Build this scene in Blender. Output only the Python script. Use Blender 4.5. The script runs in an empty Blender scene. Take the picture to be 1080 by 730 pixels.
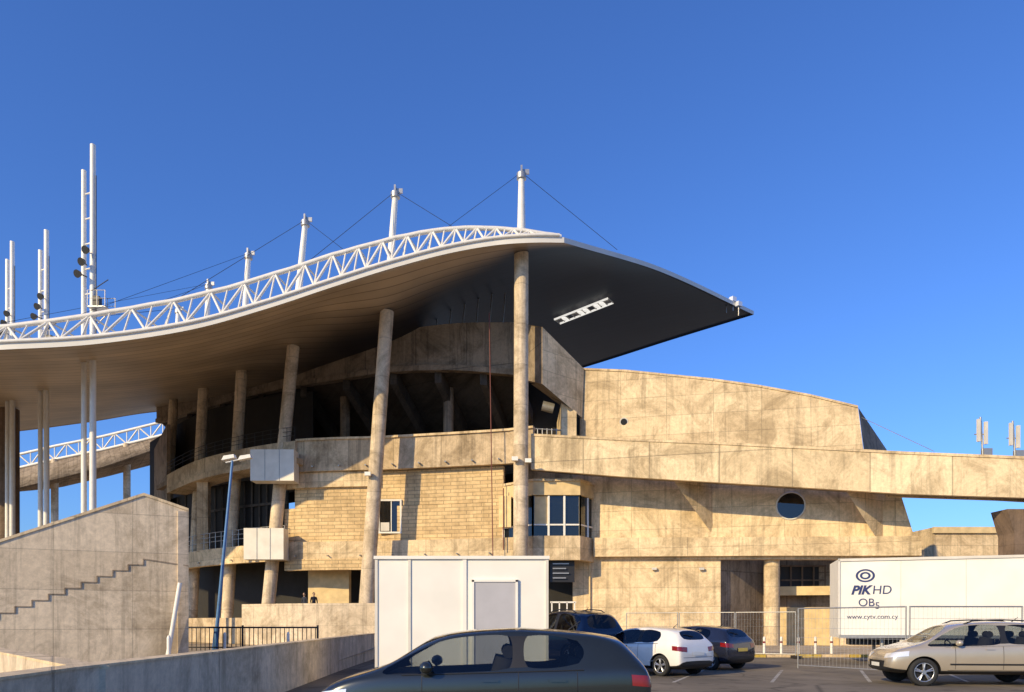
import bpy, math, random, bmesh
from mathutils import Vector, Matrix
from mathutils.bvhtree import BVHTree
random.seed(4)
EYE=1.6; FP=780.0; HZ=656.0
def S(u,v,D):      # camera pixel (column, row) and depth -> world metres
    return Vector(((u-540)/FP*D, D, EYE+(HZ-v)/FP*D))
def XY(u,D): return Vector(((u-540)/FP*D, D, 0))
scene=bpy.context.scene
# ---------------------------------------------------------------- materials
def newmat(name):
    m=bpy.data.materials.new(name); m.use_nodes=True
    nt=m.node_tree; b=nt.nodes['Principled BSDF']; return m,nt,b
def simple(name,col,rough=.5,metal=0,noise=0.12,nscale=6,coat=0,bump=0):
    m,nt,b=newmat(name)
    b.inputs['Roughness'].default_value=rough; b.inputs['Metallic'].default_value=metal
    if coat: b.inputs['Coat Weight'].default_value=coat; b.inputs['Coat Roughness'].default_value=.04
    tc=nt.nodes.new('ShaderNodeTexCoord'); n=nt.nodes.new('ShaderNodeTexNoise')
    n.inputs['Scale'].default_value=nscale; n.inputs['Detail'].default_value=6
    nt.links.new(tc.outputs['Object'],n.inputs['Vector'])
    mr=nt.nodes.new('ShaderNodeMapRange'); mr.inputs[1].default_value=.3; mr.inputs[2].default_value=.7
    mr.inputs[3].default_value=1-noise; mr.inputs[4].default_value=1+noise*.5
    nt.links.new(n.outputs['Fac'],mr.inputs[0])
    mx=nt.nodes.new('ShaderNodeVectorMath'); mx.operation='SCALE'
    mx.inputs[0].default_value=col[:3]; nt.links.new(mr.outputs[0],mx.inputs['Scale'])
    nt.links.new(mx.outputs[0],b.inputs['Base Color'])
    if bump:
        bp=nt.nodes.new('ShaderNodeBump'); bp.inputs['Strength'].default_value=bump; bp.inputs['Distance'].default_value=.02
        nt.links.new(n.outputs['Fac'],bp.inputs['Height']); nt.links.new(bp.outputs[0],b.inputs['Normal'])
    return m
def concrete(name,col,bw=2.4,rh=1.2,mortar=.02,joint=.72,stain=.35,fine=.16,offset=0.0,bump=.3):
    m,nt,b=newmat(name); N=nt.nodes; L=nt.links
    b.inputs['Roughness'].default_value=.9
    tc=N.new('ShaderNodeTexCoord'); sx=N.new('ShaderNodeSeparateXYZ'); L.new(tc.outputs['Object'],sx.inputs[0])
    a=N.new('ShaderNodeMath'); a.operation='MULTIPLY'; a.inputs[1].default_value=.62; L.new(sx.outputs['Y'],a.inputs[0])
    a2=N.new('ShaderNodeMath'); a2.operation='ADD'; L.new(sx.outputs['X'],a2.inputs[0]); L.new(a.outputs[0],a2.inputs[1])
    cb=N.new('ShaderNodeCombineXYZ'); L.new(a2.outputs[0],cb.inputs[0]); L.new(sx.outputs['Z'],cb.inputs[1])
    br=N.new('ShaderNodeTexBrick'); br.offset=offset; L.new(cb.outputs[0],br.inputs['Vector'])
    br.inputs['Scale'].default_value=1; br.inputs['Brick Width'].default_value=bw; br.inputs['Row Height'].default_value=rh
    br.inputs['Mortar Size'].default_value=mortar; br.inputs['Mortar Smooth'].default_value=.3
    br.inputs['Color1'].default_value=(1,1,1,1); br.inputs['Color2'].default_value=(.82,.80,.77,1); br.inputs['Mortar'].default_value=(joint,joint,joint,1)
    mp=N.new('ShaderNodeMapping'); mp.inputs['Scale'].default_value=(2.2,.10,1); L.new(cb.outputs[0],mp.inputs['Vector'])
    n1=N.new('ShaderNodeTexNoise'); n1.inputs['Scale'].default_value=1.2; n1.inputs['Detail'].default_value=9; n1.inputs['Roughness'].default_value=.72; L.new(mp.outputs[0],n1.inputs['Vector'])
    r1=N.new('ShaderNodeMapRange'); r1.inputs[1].default_value=.38; r1.inputs[2].default_value=.50; r1.inputs[3].default_value=1-stain*.8; r1.inputs[4].default_value=1.03; L.new(n1.outputs['Fac'],r1.inputs[0])
    n2=N.new('ShaderNodeTexNoise'); n2.inputs['Scale'].default_value=.38; n2.inputs['Detail'].default_value=12; n2.inputs['Roughness'].default_value=.76; n2.inputs['Distortion'].default_value=.9; L.new(tc.outputs['Object'],n2.inputs['Vector'])
    r2=N.new('ShaderNodeMapRange'); r2.inputs[1].default_value=.38; r2.inputs[2].default_value=.56; r2.inputs[3].default_value=1-stain; r2.inputs[4].default_value=1.12; L.new(n2.outputs['Fac'],r2.inputs[0])
    n3=N.new('ShaderNodeTexNoise'); n3.inputs['Scale'].default_value=5; n3.inputs['Detail'].default_value=10; n3.inputs['Roughness'].default_value=.82; L.new(tc.outputs['Object'],n3.inputs['Vector'])
    r3=N.new('ShaderNodeMapRange'); r3.inputs[1].default_value=.36; r3.inputs[2].default_value=.62; r3.inputs[3].default_value=1-fine; r3.inputs[4].default_value=1+fine; L.new(n3.outputs['Fac'],r3.inputs[0])
    m1=N.new('ShaderNodeMath'); m1.operation='MULTIPLY'; L.new(r1.outputs[0],m1.inputs[0]); L.new(r2.outputs[0],m1.inputs[1])
    m2=N.new('ShaderNodeMath'); m2.operation='MULTIPLY'; L.new(m1.outputs[0],m2.inputs[0]); L.new(r3.outputs[0],m2.inputs[1])
    v1=N.new('ShaderNodeVectorMath'); v1.operation='SCALE'; L.new(br.outputs['Color'],v1.inputs[0]); L.new(m2.outputs[0],v1.inputs['Scale'])
    mc=N.new('ShaderNodeMix'); mc.data_type='RGBA'; L.new(r2.outputs[0],mc.inputs[0])
    mc.inputs[6].default_value=(col[0]*.97,col[1]*.88,col[2]*.74,1); mc.inputs[7].default_value=(col[0]*1.02,col[1]*1.02,col[2]*1.04,1)
    v2=N.new('ShaderNodeVectorMath'); v2.operation='MULTIPLY'; L.new(v1.outputs[0],v2.inputs[0]); L.new(mc.outputs[2],v2.inputs[1])
    L.new(v2.outputs[0],b.inputs['Base Color'])
    bp=N.new('ShaderNodeBump'); bp.inputs['Strength'].default_value=bump; bp.inputs['Distance'].default_value=.03
    ad=N.new('ShaderNodeMath'); ad.operation='MULTIPLY_ADD'; L.new(br.outputs['Fac'],ad.inputs[0]); ad.inputs[1].default_value=-1.0; L.new(n3.outputs['Fac'],ad.inputs[2])
    L.new(ad.outputs[0],bp.inputs['Height']); L.new(bp.outputs[0],b.inputs['Normal'])
    return m
M={}
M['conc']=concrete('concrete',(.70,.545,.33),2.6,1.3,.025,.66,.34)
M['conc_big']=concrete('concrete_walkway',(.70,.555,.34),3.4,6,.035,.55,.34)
M['conc_shade']=concrete('concrete_terrace_shade',(.53,.41,.26),3.0,5,.03,.6,.42)  # darker copy of the concrete, terrace shade put into its colour
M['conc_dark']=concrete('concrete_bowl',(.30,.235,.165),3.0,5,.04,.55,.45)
M['conc_in']=concrete('concrete_interior_shade',(.08,.068,.055),3.0,5,.03,.7,.4)  # near-black concrete copy; the darkness of the interior is painted in
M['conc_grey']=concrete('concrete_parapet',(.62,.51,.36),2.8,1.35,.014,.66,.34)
M['tile']=concrete('limestone_tiles',(.66,.48,.25),.9,.26,.03,.55,.20,.1,.5)
M['column']=concrete('concrete_column',(.64,.52,.36),50,2.6,.02,.6,.34)
M['cream']=simple('cream_render',(.70,.53,.28),.85,0,.2,2)
M['white']=simple('white_steel',(.78,.75,.68),.4,0,.08,3)
M['whitepaint']=simple('white_panel',(.83,.79,.70),.45,0,.07,1.2)
M['offwhite']=simple('offwhite_panel',(.66,.62,.54),.5,0,.12,1.5)
M['greydoor']=simple('grey_door',(.44,.43,.45),.5,0,.08,2)
M['steel']=simple('galvanised_steel',(.42,.41,.39),.4,.6,.15,12)
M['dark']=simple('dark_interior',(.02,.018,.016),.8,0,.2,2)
M['black']=simple('black_plastic',(.014,.014,.016),.5,0,.15,10)
M['rubber']=simple('tyre_rubber',(.02,.02,.02),.85,0,.2,20)
M['rim']=simple('alloy_rim',(.55,.56,.58),.3,.85,.08,10)
M['red']=simple('red_lens',(.22,.008,.006),.12,0,.1,30,.6)
M['lamp']=simple('clear_lens',(.75,.77,.8),.08,.2,.1,40,1)
M['plate']=simple('number_plate',(.75,.74,.68),.4,0,.03,10)
M['plate_y']=simple('number_plate_yellow',(.72,.50,.08),.4,0,.03,10)
M['bluepole']=simple('blue_paint',(.08,.20,.42),.4,0,.15,4)
M['redcable']=simple('red_cable',(.16,.04,.03),.6,0,.1,4)
M['darkpier']=concrete('concrete_pier_dark',(.18,.125,.085),5,3,.02,.7,.3)
M['yellow']=simple('yellow_kerb_paint',(.55,.40,.08),.7,0,.25,5)
M['line']=simple('road_paint',(.38,.35,.30),.8,0,.6,2.5)
M['seat']=simple('seat_fabric',(.05,.05,.055),.9,0,.2,30)
M['logo']=simple('navy_print',(.02,.035,.13),.5,0,.02,3)
M['skin']=simple('skin',(.42,.26,.18),.6,0,.05,10)
M['hair']=simple('hair',(.03,.02,.015),.7,0,.1,40)
M['cloth1']=simple('dark_jacket',(.03,.035,.05),.9,0,.1,20)
M['cloth2']=simple('navy_trousers',(.03,.04,.07),.9,0,.1,20)
M['added_glow']=simple('fixture_added_glow',(.8,.8,.8),.4,0,.02,3)
_b=M['added_glow'].node_tree.nodes['Principled BSDF']; _b.inputs['Emission Color'].default_value=(1,.96,.88,1); _b.inputs['Emission Strength'].default_value=.8  # emission added to brighten the roof fixture's rails and panels
def glassmat(name,tint,trans,ior=1.5):
    m,nt,b=newmat(name); N=nt.nodes; L=nt.links
    out=N['Material Output']; N.remove(b)
    t=N.new('ShaderNodeBsdfTransparent'); t.inputs[0].default_value=(*tint,1)
    d=N.new('ShaderNodeBsdfDiffuse'); d.inputs[0].default_value=(.02,.025,.03,1)
    m0=N.new('ShaderNodeMixShader'); m0.inputs[0].default_value=trans; L.new(d.outputs[0],m0.inputs[1]); L.new(t.outputs[0],m0.inputs[2])
    g=N.new('ShaderNodeBsdfGlossy'); g.inputs['Roughness'].default_value=.02; g.inputs[0].default_value=(.9,.93,1,1)
    f=N.new('ShaderNodeFresnel'); f.inputs[0].default_value=ior
    mx=N.new('ShaderNodeMixShader'); L.new(f.outputs[0],mx.inputs[0]); L.new(m0.outputs[0],mx.inputs[1]); L.new(g.outputs[0],mx.inputs[2]); L.new(mx.outputs[0],out.inputs[0])
    return m
M['carglass']=glassmat('car_glass',(.55,.58,.57),.96)
M['glass']=glassmat('window_glass',(.22,.25,.27),.6,1.6)
def asphalt():
    m=simple('asphalt',(.19,.155,.11),.95,0,.45,.3,0,0)
    nt=m.node_tree; N=nt.nodes; L=nt.links; b=N['Principled BSDF']
    tc=[n for n in N if n.type=='TEX_COORD'][0]
    n=N.new('ShaderNodeTexNoise'); n.inputs['Scale'].default_value=60; n.inputs['Detail'].default_value=5; L.new(tc.outputs['Object'],n.inputs['Vector'])
    bp=N.new('ShaderNodeBump'); bp.inputs['Strength'].default_value=.6; bp.inputs['Distance'].default_value=.01; L.new(n.outputs['Fac'],bp.inputs['Height']); L.new(bp.outputs[0],b.inputs['Normal'])
    # oil spots and cracks
    vo=N.new('ShaderNodeTexVoronoi'); vo.feature='DISTANCE_TO_EDGE'; vo.inputs['Scale'].default_value=.28; L.new(tc.outputs['Object'],vo.inputs['Vector'])
    rr=N.new('ShaderNodeMapRange'); rr.inputs[1].default_value=0; rr.inputs[2].default_value=.012; rr.inputs[3].default_value=.45; rr.inputs[4].default_value=1; L.new(vo.outputs['Distance'],rr.inputs[0])
    no=N.new('ShaderNodeTexNoise'); no.inputs['Scale'].default_value=1.6; no.inputs['Detail'].default_value=5; L.new(tc.outputs['Object'],no.inputs['Vector'])
    r2=N.new('ShaderNodeMapRange'); r2.inputs[1].default_value=.34; r2.inputs[2].default_value=.45; r2.inputs[3].default_value=.6; r2.inputs[4].default_value=1; L.new(no.outputs['Fac'],r2.inputs[0])
    mm=N.new('ShaderNodeMath'); mm.operation='MULTIPLY'; L.new(rr.outputs[0],mm.inputs[0]); L.new(r2.outputs[0],mm.inputs[1])
    src=b.inputs['Base Color'].links[0].from_socket
    sc=N.new('ShaderNodeVectorMath'); sc.operation='SCALE'; L.new(src,sc.inputs[0]); L.new(mm.outputs[0],sc.inputs['Scale']); L.new(sc.outputs[0],b.inputs['Base Color'])
    return m
M['asphalt']=asphalt()
M['ground']=simple('dry_ground',(.36,.28,.18),.95,0,.35,.05)
M['paving']=concrete('concrete_paving',(.44,.36,.25),.6,.6,.02,.7,.25)
def roofmat():
    m,nt,b=newmat('roof_soffit_panels'); N=nt.nodes; L=nt.links
    b.inputs['Roughness'].default_value=.5
    uv=N.new('ShaderNodeUVMap'); br=N.new('ShaderNodeTexBrick'); br.offset=.0; L.new(uv.outputs[0],br.inputs['Vector'])
    br.inputs['Scale'].default_value=1; br.inputs['Brick Width'].default_value=900.0; br.inputs['Row Height'].default_value=1.1
    br.inputs['Mortar Size'].default_value=.07; br.inputs['Mortar Smooth'].default_value=.5
    br.inputs['Color1'].default_value=(1,1,1,1); br.inputs['Color2'].default_value=(.86,.86,.86,1); br.inputs['Mortar'].default_value=(.45,.45,.45,1)
    tc=N.new('ShaderNodeTexCoord'); n2=N.new('ShaderNodeTexNoise'); n2.inputs['Scale'].default_value=.22; n2.inputs['Detail'].default_value=9; L.new(tc.outputs['Object'],n2.inputs['Vector'])
    r2=N.new('ShaderNodeMapRange'); r2.inputs[1].default_value=.35; r2.inputs[2].default_value=.65; r2.inputs[3].default_value=.72; r2.inputs[4].default_value=1.05; L.new(n2.outputs['Fac'],r2.inputs[0])
    at=N.new('ShaderNodeAttribute'); at.attribute_name='soffit_shade'
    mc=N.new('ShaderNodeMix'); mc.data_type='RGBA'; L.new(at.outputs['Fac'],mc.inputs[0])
    mc.inputs[6].default_value=(.50,.39,.27,1); mc.inputs[7].default_value=(.014,.017,.030,1)  # tan to near-black blend: roof shade painted into the soffit colour
    v1=N.new('ShaderNodeVectorMath'); v1.operation='SCALE'; L.new(br.outputs['Color'],v1.inputs[0]); L.new(r2.outputs[0],v1.inputs['Scale'])
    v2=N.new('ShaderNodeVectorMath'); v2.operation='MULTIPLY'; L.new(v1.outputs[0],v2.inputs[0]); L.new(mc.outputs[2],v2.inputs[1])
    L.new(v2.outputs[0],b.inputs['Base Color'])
    return m
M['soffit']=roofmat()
M['rooftop']=simple('roof_sheet',(.72,.69,.62),.5,0,.1,.5)
M['roofdark']=simple('roof_edge_dark',(.05,.05,.055),.5,0,.1,.5)
# ---------------------------------------------------------------- mesh builder
class MB:
    def __init__(s): s.v=[];s.f=[];s.m=[];s.s=[];s.mats=[]
    def mi(s,k):
        if k not in s.mats: s.mats.append(k)
        return s.mats.index(k)
    def add(s,vs,fs,mat,smooth=False):
        o=len(s.v); s.v+= [tuple(x) for x in vs]; k=s.mi(mat)
        for f in fs: s.f.append([i+o for i in f]); s.m.append(k); s.s.append(smooth)
    def box(s,c,d,mat,rz=0):
        c=Vector(c); R=Matrix.Rotation(rz,3,'Z'); x,y,z=d[0]/2,d[1]/2,d[2]/2
        vs=[c+R@Vector((a*x,b*y,e*z)) for a,b,e in [(-1,-1,-1),(1,-1,-1),(1,1,-1),(-1,1,-1),(-1,-1,1),(1,-1,1),(1,1,1),(-1,1,1)]]
        s.add(vs,[(0,3,2,1),(4,5,6,7),(0,1,5,4),(1,2,6,5),(2,3,7,6),(3,0,4,7)],mat)
    def tube(s,p,q,r1,mat,r2=None,n=8,cap=True):
        p=Vector(p);q=Vector(q); r2=r1 if r2 is None else r2
        d=(q-p)
        if d.length<1e-6: return
        d.normalize(); a=d.orthogonal().normalized(); b=d.cross(a)
        vs=[]
        for c,r in ((p,r1),(q,r2)):
            for i in range(n):
                t=2*math.pi*i/n; vs.append(c+(a*math.cos(t)+b*math.sin(t))*r)
        fs=[(i,(i+1)%n,n+(i+1)%n,n+i) for i in range(n)]
        s.add(vs,fs,mat,n>4)
        if cap: s.add(vs,[tuple(range(n-1,-1,-1)),tuple(range(n,2*n))],mat)
    def prism(s,pts,ext,mat,capmat=None):
        n=len(pts); ext=Vector(ext); a=[Vector(p) for p in pts]; b=[p+ext for p in a]
        s.add(a+b,[tuple(range(n)),tuple(range(2*n-1,n-1,-1))],mat)
        s.add(a+b,[(i,n+i,n+(i+1)%n,(i+1)%n) for i in range(n)],capmat or mat)
    def wall(s,path,z0,z1,th,mat,smooth=False):
        n=len(path); z0=z0 if isinstance(z0,list) else [z0]*n; z1=z1 if isinstance(z1,list) else [z1]*n
        nrm=[]
        for i in range(n):
            a=path[max(i-1,0)]; b=path[min(i+1,n-1)]; d=(b-a); nn=Vector((-d.y,d.x,0)).normalized(); nrm.append(nn)
        vs=[]
        for i in range(n):
            p=path[i]; q=p+nrm[i]*th
            vs+=[(p.x,p.y,z0[i]),(p.x,p.y,z1[i]),(q.x,q.y,z1[i]),(q.x,q.y,z0[i])]
        fr=[];ot=[]
        for i in range(n-1):
            a=4*i;b=a+4
            fr+=[(a,b,b+1,a+1)]; fr+=[(a+2,b+2,b+3,a+3)]
            ot+=[(a+1,b+1,b+2,a+2),(a+3,b+3,b,a)]
        ot+=[(0,1,2,3),(4*n-4,4*n-1,4*n-2,4*n-3)]
        s.add(vs,fr,mat,smooth); s.add(vs,ot,mat)
    def obj(s,name,parent=None):
        me=bpy.data.meshes.new(name); me.from_pydata(s.v,[],s.f)
        for k in s.mats: me.materials.append(M[k])
        me.polygons.foreach_set('material_index',s.m); me.polygons.foreach_set('use_smooth',s.s); me.update()
        o=bpy.data.objects.new(name,me); scene.collection.objects.link(o)
        if parent: o.parent=parent
        return o
def empty(name,loc=(0,0,0)):
    e=bpy.data.objects.new(name,None); e.location=loc; scene.collection.objects.link(e); return e
def lerp_tab(tab,x):
    if x<=tab[0][0]: return tab[0][1]
    for (a,b),(c,d) in zip(tab,tab[1:]):
        if x<=c: return b+(d-b)*(x-a)/(c-a)
    return tab[-1][1]
def smooth_tab(tab,x):
    n=len(tab)
    if x<=tab[0][0]: return tab[0][1]
    if x>=tab[-1][0]: return tab[-1][1]
    for i in range(n-1):
        if x<=tab[i+1][0]:
            x0,y0=tab[i];x1,y1=tab[i+1]; h=x1-x0
            m0=(y1-tab[i-1][1])/(x1-tab[i-1][0]) if i>0 else (y1-y0)/h
            m1=(tab[i+2][1]-y0)/(tab[i+2][0]-x0) if i+2<n else (y1-y0)/h
            t=(x-x0)/h; return (2*t**3-3*t*t+1)*y0+(t**3-2*t*t+t)*h*m0+(-2*t**3+3*t*t)*y1+(t**3-t*t)*h*m1
# ---------------------------------------------------------------- ground
g=MB(); g.add([(-1500,-300,0),(1500,-300,0),(1500,3000,0),(-1500,3000,0)],[(0,1,2,3)],'ground'); g.obj('ground')
g=MB(); g.add([(-40,-20,.004),(60,-20,.004),(60,33,.004),(-40,33,.004)],[(0,1,2,3)],'asphalt'); g.obj('car_park_asphalt')
g=MB()
g.box((22,40,.06),(76,13,.12),'paving')
for i in range(60): g.box((-15.4+i*1.25,33.42,.065),(1.2,.16,.13),'yellow' if i%2 else 'conc')
g.obj('pavement')
g=MB()
for i in range(9):
    x=-1+i*2.6
    g.add([(x,19.5,.008),(x+.1,19.5,.008),(x+2.2,24.5,.008),(x+2.1,24.5,.008)],[(0,1,2,3)],'line')
g.obj('parking_bay_markings')
# ---------------------------------------------------------------- stadium
stad=empty('stadium',(0,0,0))
st=[
 ((-250,385,41),(-250,432,60),(-250,468,76)),
 ((-100,374,41.5),(-100,428,60),(-100,462,78)),
 ((0,369,42),(0,423,60),(0,457,80)),
 ((100,363,42.8),(100,417,60),(90,446,82)),
 ((200,348,43.6),(185,408,61),(175,434,86)),
 ((280,326,44.2),(245,393,58.8),(260,438,92)),
 ((350,303,44.7),(310,366,54),(370,446,98)),
 ((410,284,45.1),(400,334,50.8),(450,430,94)),
 ((470,268,45.5),(480,306,51.5),(530,412,88)),
 ((520,259,45.8),(565,300,54.5),(615,388,80.7)),
 ((560,256,46),(640,290,55.5),(710,358,74)),
 ((595,256,46.5),(700,288,55.7),(795,332,68))]
stw=[[S(*p) for p in row] for row in st]
def cat(P,x):
    n=len(P); i=min(int(x),n-2); t=x-i
    p0=P[max(i-1,0)];p1=P[i];p2=P[i+1];p3=P[min(i+2,n-1)]
    return 0.5*((2*p1)+(p2-p0)*t+(2*p0-5*p1+4*p2-p3)*t*t+(3*p1-p0-3*p2+p3)*t**3)
Ac=[r[0] for r in stw];Mc=[r[1] for r in stw];Bc=[r[2] for r in stw]
def pchip3(a,m,b,tm,t):
    h1=tm;h2=1-tm;d1=(m-a)/h1;d2=(b-m)/h2
    s=0 if d1*d2<=0 else 2*d1*d2/(d1+d2)*1.0
    s0=d1;s1=d2
    if t<=tm: y0,y1,m0,m1,h,x=a,m,s0,s,h1,t/h1
    else: y0,y1,m0,m1,h,x=m,b,s,s1,h2,(t-tm)/h2
    return (2*x**3-3*x*x+1)*y0+(x**3-2*x*x+x)*h*m0+(-2*x**3+3*x*x)*y1+(x**3-x*x)*h*m1
def roofpt(k,t):
    a,m,b=cat(Ac,k),cat(Mc,k),cat(Bc,k)
    l1=(m-a).length;l2=(b-m).length; tm=l1/(l1+l2)
    return Vector([pchip3(a[i],m[i],b[i],tm,t) for i in range(3)])
NK=132;NT=36
grid=[[roofpt(11*i/NK,(j/NT)**1.3) for j in range(NT+1)] for i in range(NK+1)]
def roof_z(x,y):
    best=None
    for row in grid:
        for p in row:
            d=(p.x-x)**2+(p.y-y)**2
            if best is None or d<best[0]: best=(d,p.z)
    return best[1]
verts=[];faces=[];mi=[];uvs=[];soffit_shade=[]
W=NT+1
def sstep(a,b,x):
    t=max(0,min(1,(x-a)/(b-a))); return t*t*(3-2*t)
tl=[]
for i in range(NK+1):
    r=[0]
    for j in range(NT): r.append(r[-1]+(grid[i][j+1]-grid[i][j]).length)
    tl.append(r)
for lay in (0,1):
    for i in range(NK+1):
        k=11*i/NK
        for j in range(NT+1):
            verts.append(grid[i][j]+Vector((0,0,.34*lay)))
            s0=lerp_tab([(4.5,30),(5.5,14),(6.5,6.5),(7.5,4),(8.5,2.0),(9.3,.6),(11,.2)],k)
            soffit_shade.append(0 if k<4.5 else sstep(s0*.35,s0*1.5+1.5,tl[i][j])*sstep(4.5,6.8,k))  # weight of the painted soffit shade, growing inward and along the roof
off=(NK+1)*W
alen=[0]
for i in range(NK): alen.append(alen[-1]+(grid[i+1][8]-grid[i][8]).length)
for i in range(NK):
    for j in range(NT):
        a=i*W+j; f=(a,a+1,a+W+1,a+W); faces.append(f); mi.append(0)
        uvs.append([(alen[i]+1,tl[i][j]),(alen[i]+1,tl[i][j+1]),(alen[i+1]+1,tl[i+1][j+1]),(alen[i+1]+1,tl[i+1][j])])
        faces.append((off+a,off+a+W,off+a+W+1,off+a+1)); mi.append(1); uvs.append([(0,0)]*4)
for i in range(NK):
    for j,mm in ((0,1),(NT,2)):
        a=i*W+j; faces.append((a,a+W,off+a+W,off+a)); mi.append(mm); uvs.append([(0,0)]*4)
for j in range(NT):
    for i in (0,NK):
        a=i*W+j; faces.append((a,a+1,off+a+1,off+a)); mi.append(1); uvs.append([(0,0)]*4)
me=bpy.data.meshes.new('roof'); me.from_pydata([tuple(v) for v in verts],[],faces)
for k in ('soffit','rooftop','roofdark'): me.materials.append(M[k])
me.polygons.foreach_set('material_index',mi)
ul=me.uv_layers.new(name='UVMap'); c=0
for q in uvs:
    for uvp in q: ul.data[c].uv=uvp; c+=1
at=me.attributes.new('soffit_shade','FLOAT','POINT'); at.data.foreach_set('value',soffit_shade)
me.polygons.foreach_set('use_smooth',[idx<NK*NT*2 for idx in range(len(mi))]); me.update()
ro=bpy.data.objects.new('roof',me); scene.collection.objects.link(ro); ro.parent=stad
# edge truss
tr=MB()
NTs=50; ks=[11*i/NTs for i in range(NTs+1)]
thk=[(-1,1.2),(0,1.2),(1,1.2),(2,1.3),(3,1.75),(4,2.0),(5,2.0),(6,2.05),(7,2.0),(8,1.65),(9,1.15),(10,.7),(11,.3)]
ks=[k for k in ks if k<=10.9]
bot=[roofpt(k,0)+Vector((0,-.02,.45)) for k in ks]
bot2=[roofpt(k,0)+Vector((.35,1.5,.5)) for k in ks]
for i,k in enumerate(ks):
    z=roof_z(bot2[i].x,bot2[i].y); bot2[i].z=z+.5
top=[(bot[i]*.6+bot2[i]*.4)+Vector((0,0,lerp_tab(thk,k)-.35)) for i,k in enumerate(ks)]
for i in range(len(ks)-1):
    for c_,r in ((bot,.12),(top,.15),(bot2,.11)): tr.tube(c_[i],c_[i+1],r,'white',n=6,cap=False)
    if i%2==0: tr.tube(bot[i],top[i+1],.085,'white',n=5,cap=False); tr.tube(bot2[i],top[i+1],.06,'white',n=5,cap=False)
    else: tr.tube(top[i],bot[i+1],.085,'white',n=5,cap=False); tr.tube(top[i],bot2[i+1],.06,'white',n=5,cap=False)
    tr.tube(bot[i],bot2[i],.05,'white',n=5,cap=False)
    tr.tube(bot[i],top[i],.055,'white',n=5,cap=False)
tr.obj('edge_truss',stad)
# columns with pylons
cols=[((549,700),(550,185),48.0,.50),((383,700),(417,205),50.3,.50),((279,700),(322,235),53.9,.48),((238,700),(262,270),58.8,.46),((201,700),(220,302),64.1,.46),((170,690),(188,328),70,.44)]
cm=MB(); pm=MB()
for b_,t_,D,r in cols:
    T=S(t_[0],t_[1],D)
    xb=(b_[0]-540)/FP*D; B=Vector((xb,D,0))
    d=(T-B); rz=roof_z(B.x+d.x*.75,D)
    f=(rz-B.z)/d.z; Mid=B+d*f
    cm.tube(B,Mid,r,'column',r*.92,n=24)
    P0=B+d*(f+.02)
    pm.tube(P0,T,.30,'white',.19,n=14)
    pm.tube(T-Vector((0,0,.25)),T+Vector((0,0,.1)),.32,'steel',.32,n=12)
    pm.box(T+Vector((0,0,.28)),(.12,.5,.5),'steel'); pm.box(T+Vector((.25,0,.22)),(.5,.12,.3),'steel')
    pm.tube(P0-Vector((0,0,.1)),P0+Vector((0,0,.35)),.5,'white',.34,n=14)
    for k_off in (-1.0,1.0):
        best=min(range(len(ks)),key=lambda i:abs(top[i].x-(T.x+k_off*4.6)))
        tgt=top[best]
        if T.x+k_off*4.6>3.0: tgt=roofpt(10.9,.22)+Vector((0,0,.6))
        cm.tube(T+Vector((0,0,.2)),tgt,.016,'black',n=4,cap=False)
cm.obj('concrete_columns',stad); pm.obj('roof_pylons',stad)
# facade
FD=[(140,76),(165,69),(200,61.5),(240,57.5),(300,54.3),(350,53.4),(400,53),(535,51),(560,50.3),(640,50.6)]
def path(u0,u1,off,step=12):
    n=max(2,int((u1-u0)/step)+1); out=[]
    for i in range(n):
        u=u0+(u1-u0)*i/(n-1); out.append(XY(u,smooth_tab(FD,u)+off))
    return out
fb=MB()
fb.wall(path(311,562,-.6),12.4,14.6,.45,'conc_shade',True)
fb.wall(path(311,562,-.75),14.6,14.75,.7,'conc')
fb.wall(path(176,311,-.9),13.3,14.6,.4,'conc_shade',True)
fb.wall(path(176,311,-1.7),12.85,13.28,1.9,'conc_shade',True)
fb.wall(path(311,531,0),9.9,12.38,.4,'tile',True)
fb.wall(path(300,531,-.12),7.36,9.86,.4,'tile',True)
fb.wall(path(296,400,-.28),11.3,12.38,.4,'conc',True)
fb.wall(path(185,603,-.7),6.05,7.34,.5,'conc',True)
fb.wall(path(300,391,-.8),5.3,6.1,.5,'tile',True)
def floor(u0,u1,off,depth,z,th,mat):
    fb.wall(path(u0,u1,off),z-th,z,depth,mat)
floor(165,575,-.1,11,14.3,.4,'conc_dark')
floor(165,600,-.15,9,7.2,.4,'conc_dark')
fb.wall(path(150,420,-3.5),.02,1.9,22,'conc_shade')
fb.wall(path(255,398,-4.0),.0,2.85,.3,'conc_grey')
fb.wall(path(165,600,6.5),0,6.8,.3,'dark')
fb.wall(path(325,368,1.6),1.9,6.04,.5,'cream')
fb.wall(path(440,470,3.2),0,6.04,.5,'cream')
fb.wall(path(480,529,3.5),0,6.04,.5,'conc_dark')
for u in (440,500):
    p=XY(u,smooth_tab(FD,u)-.1); fb.tube((p.x,p.y,1.2),(p.x,p.y,6.04),.42,'cream',n=16)
for u in (215,):
    p=XY(u,smooth_tab(FD,u)+.1); fb.box((p.x,p.y,10.2),(.9,.6,5.9),'conc_shade')
fb.wall(path(160,303,3.5),7.2,13,.2,'dark')
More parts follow.
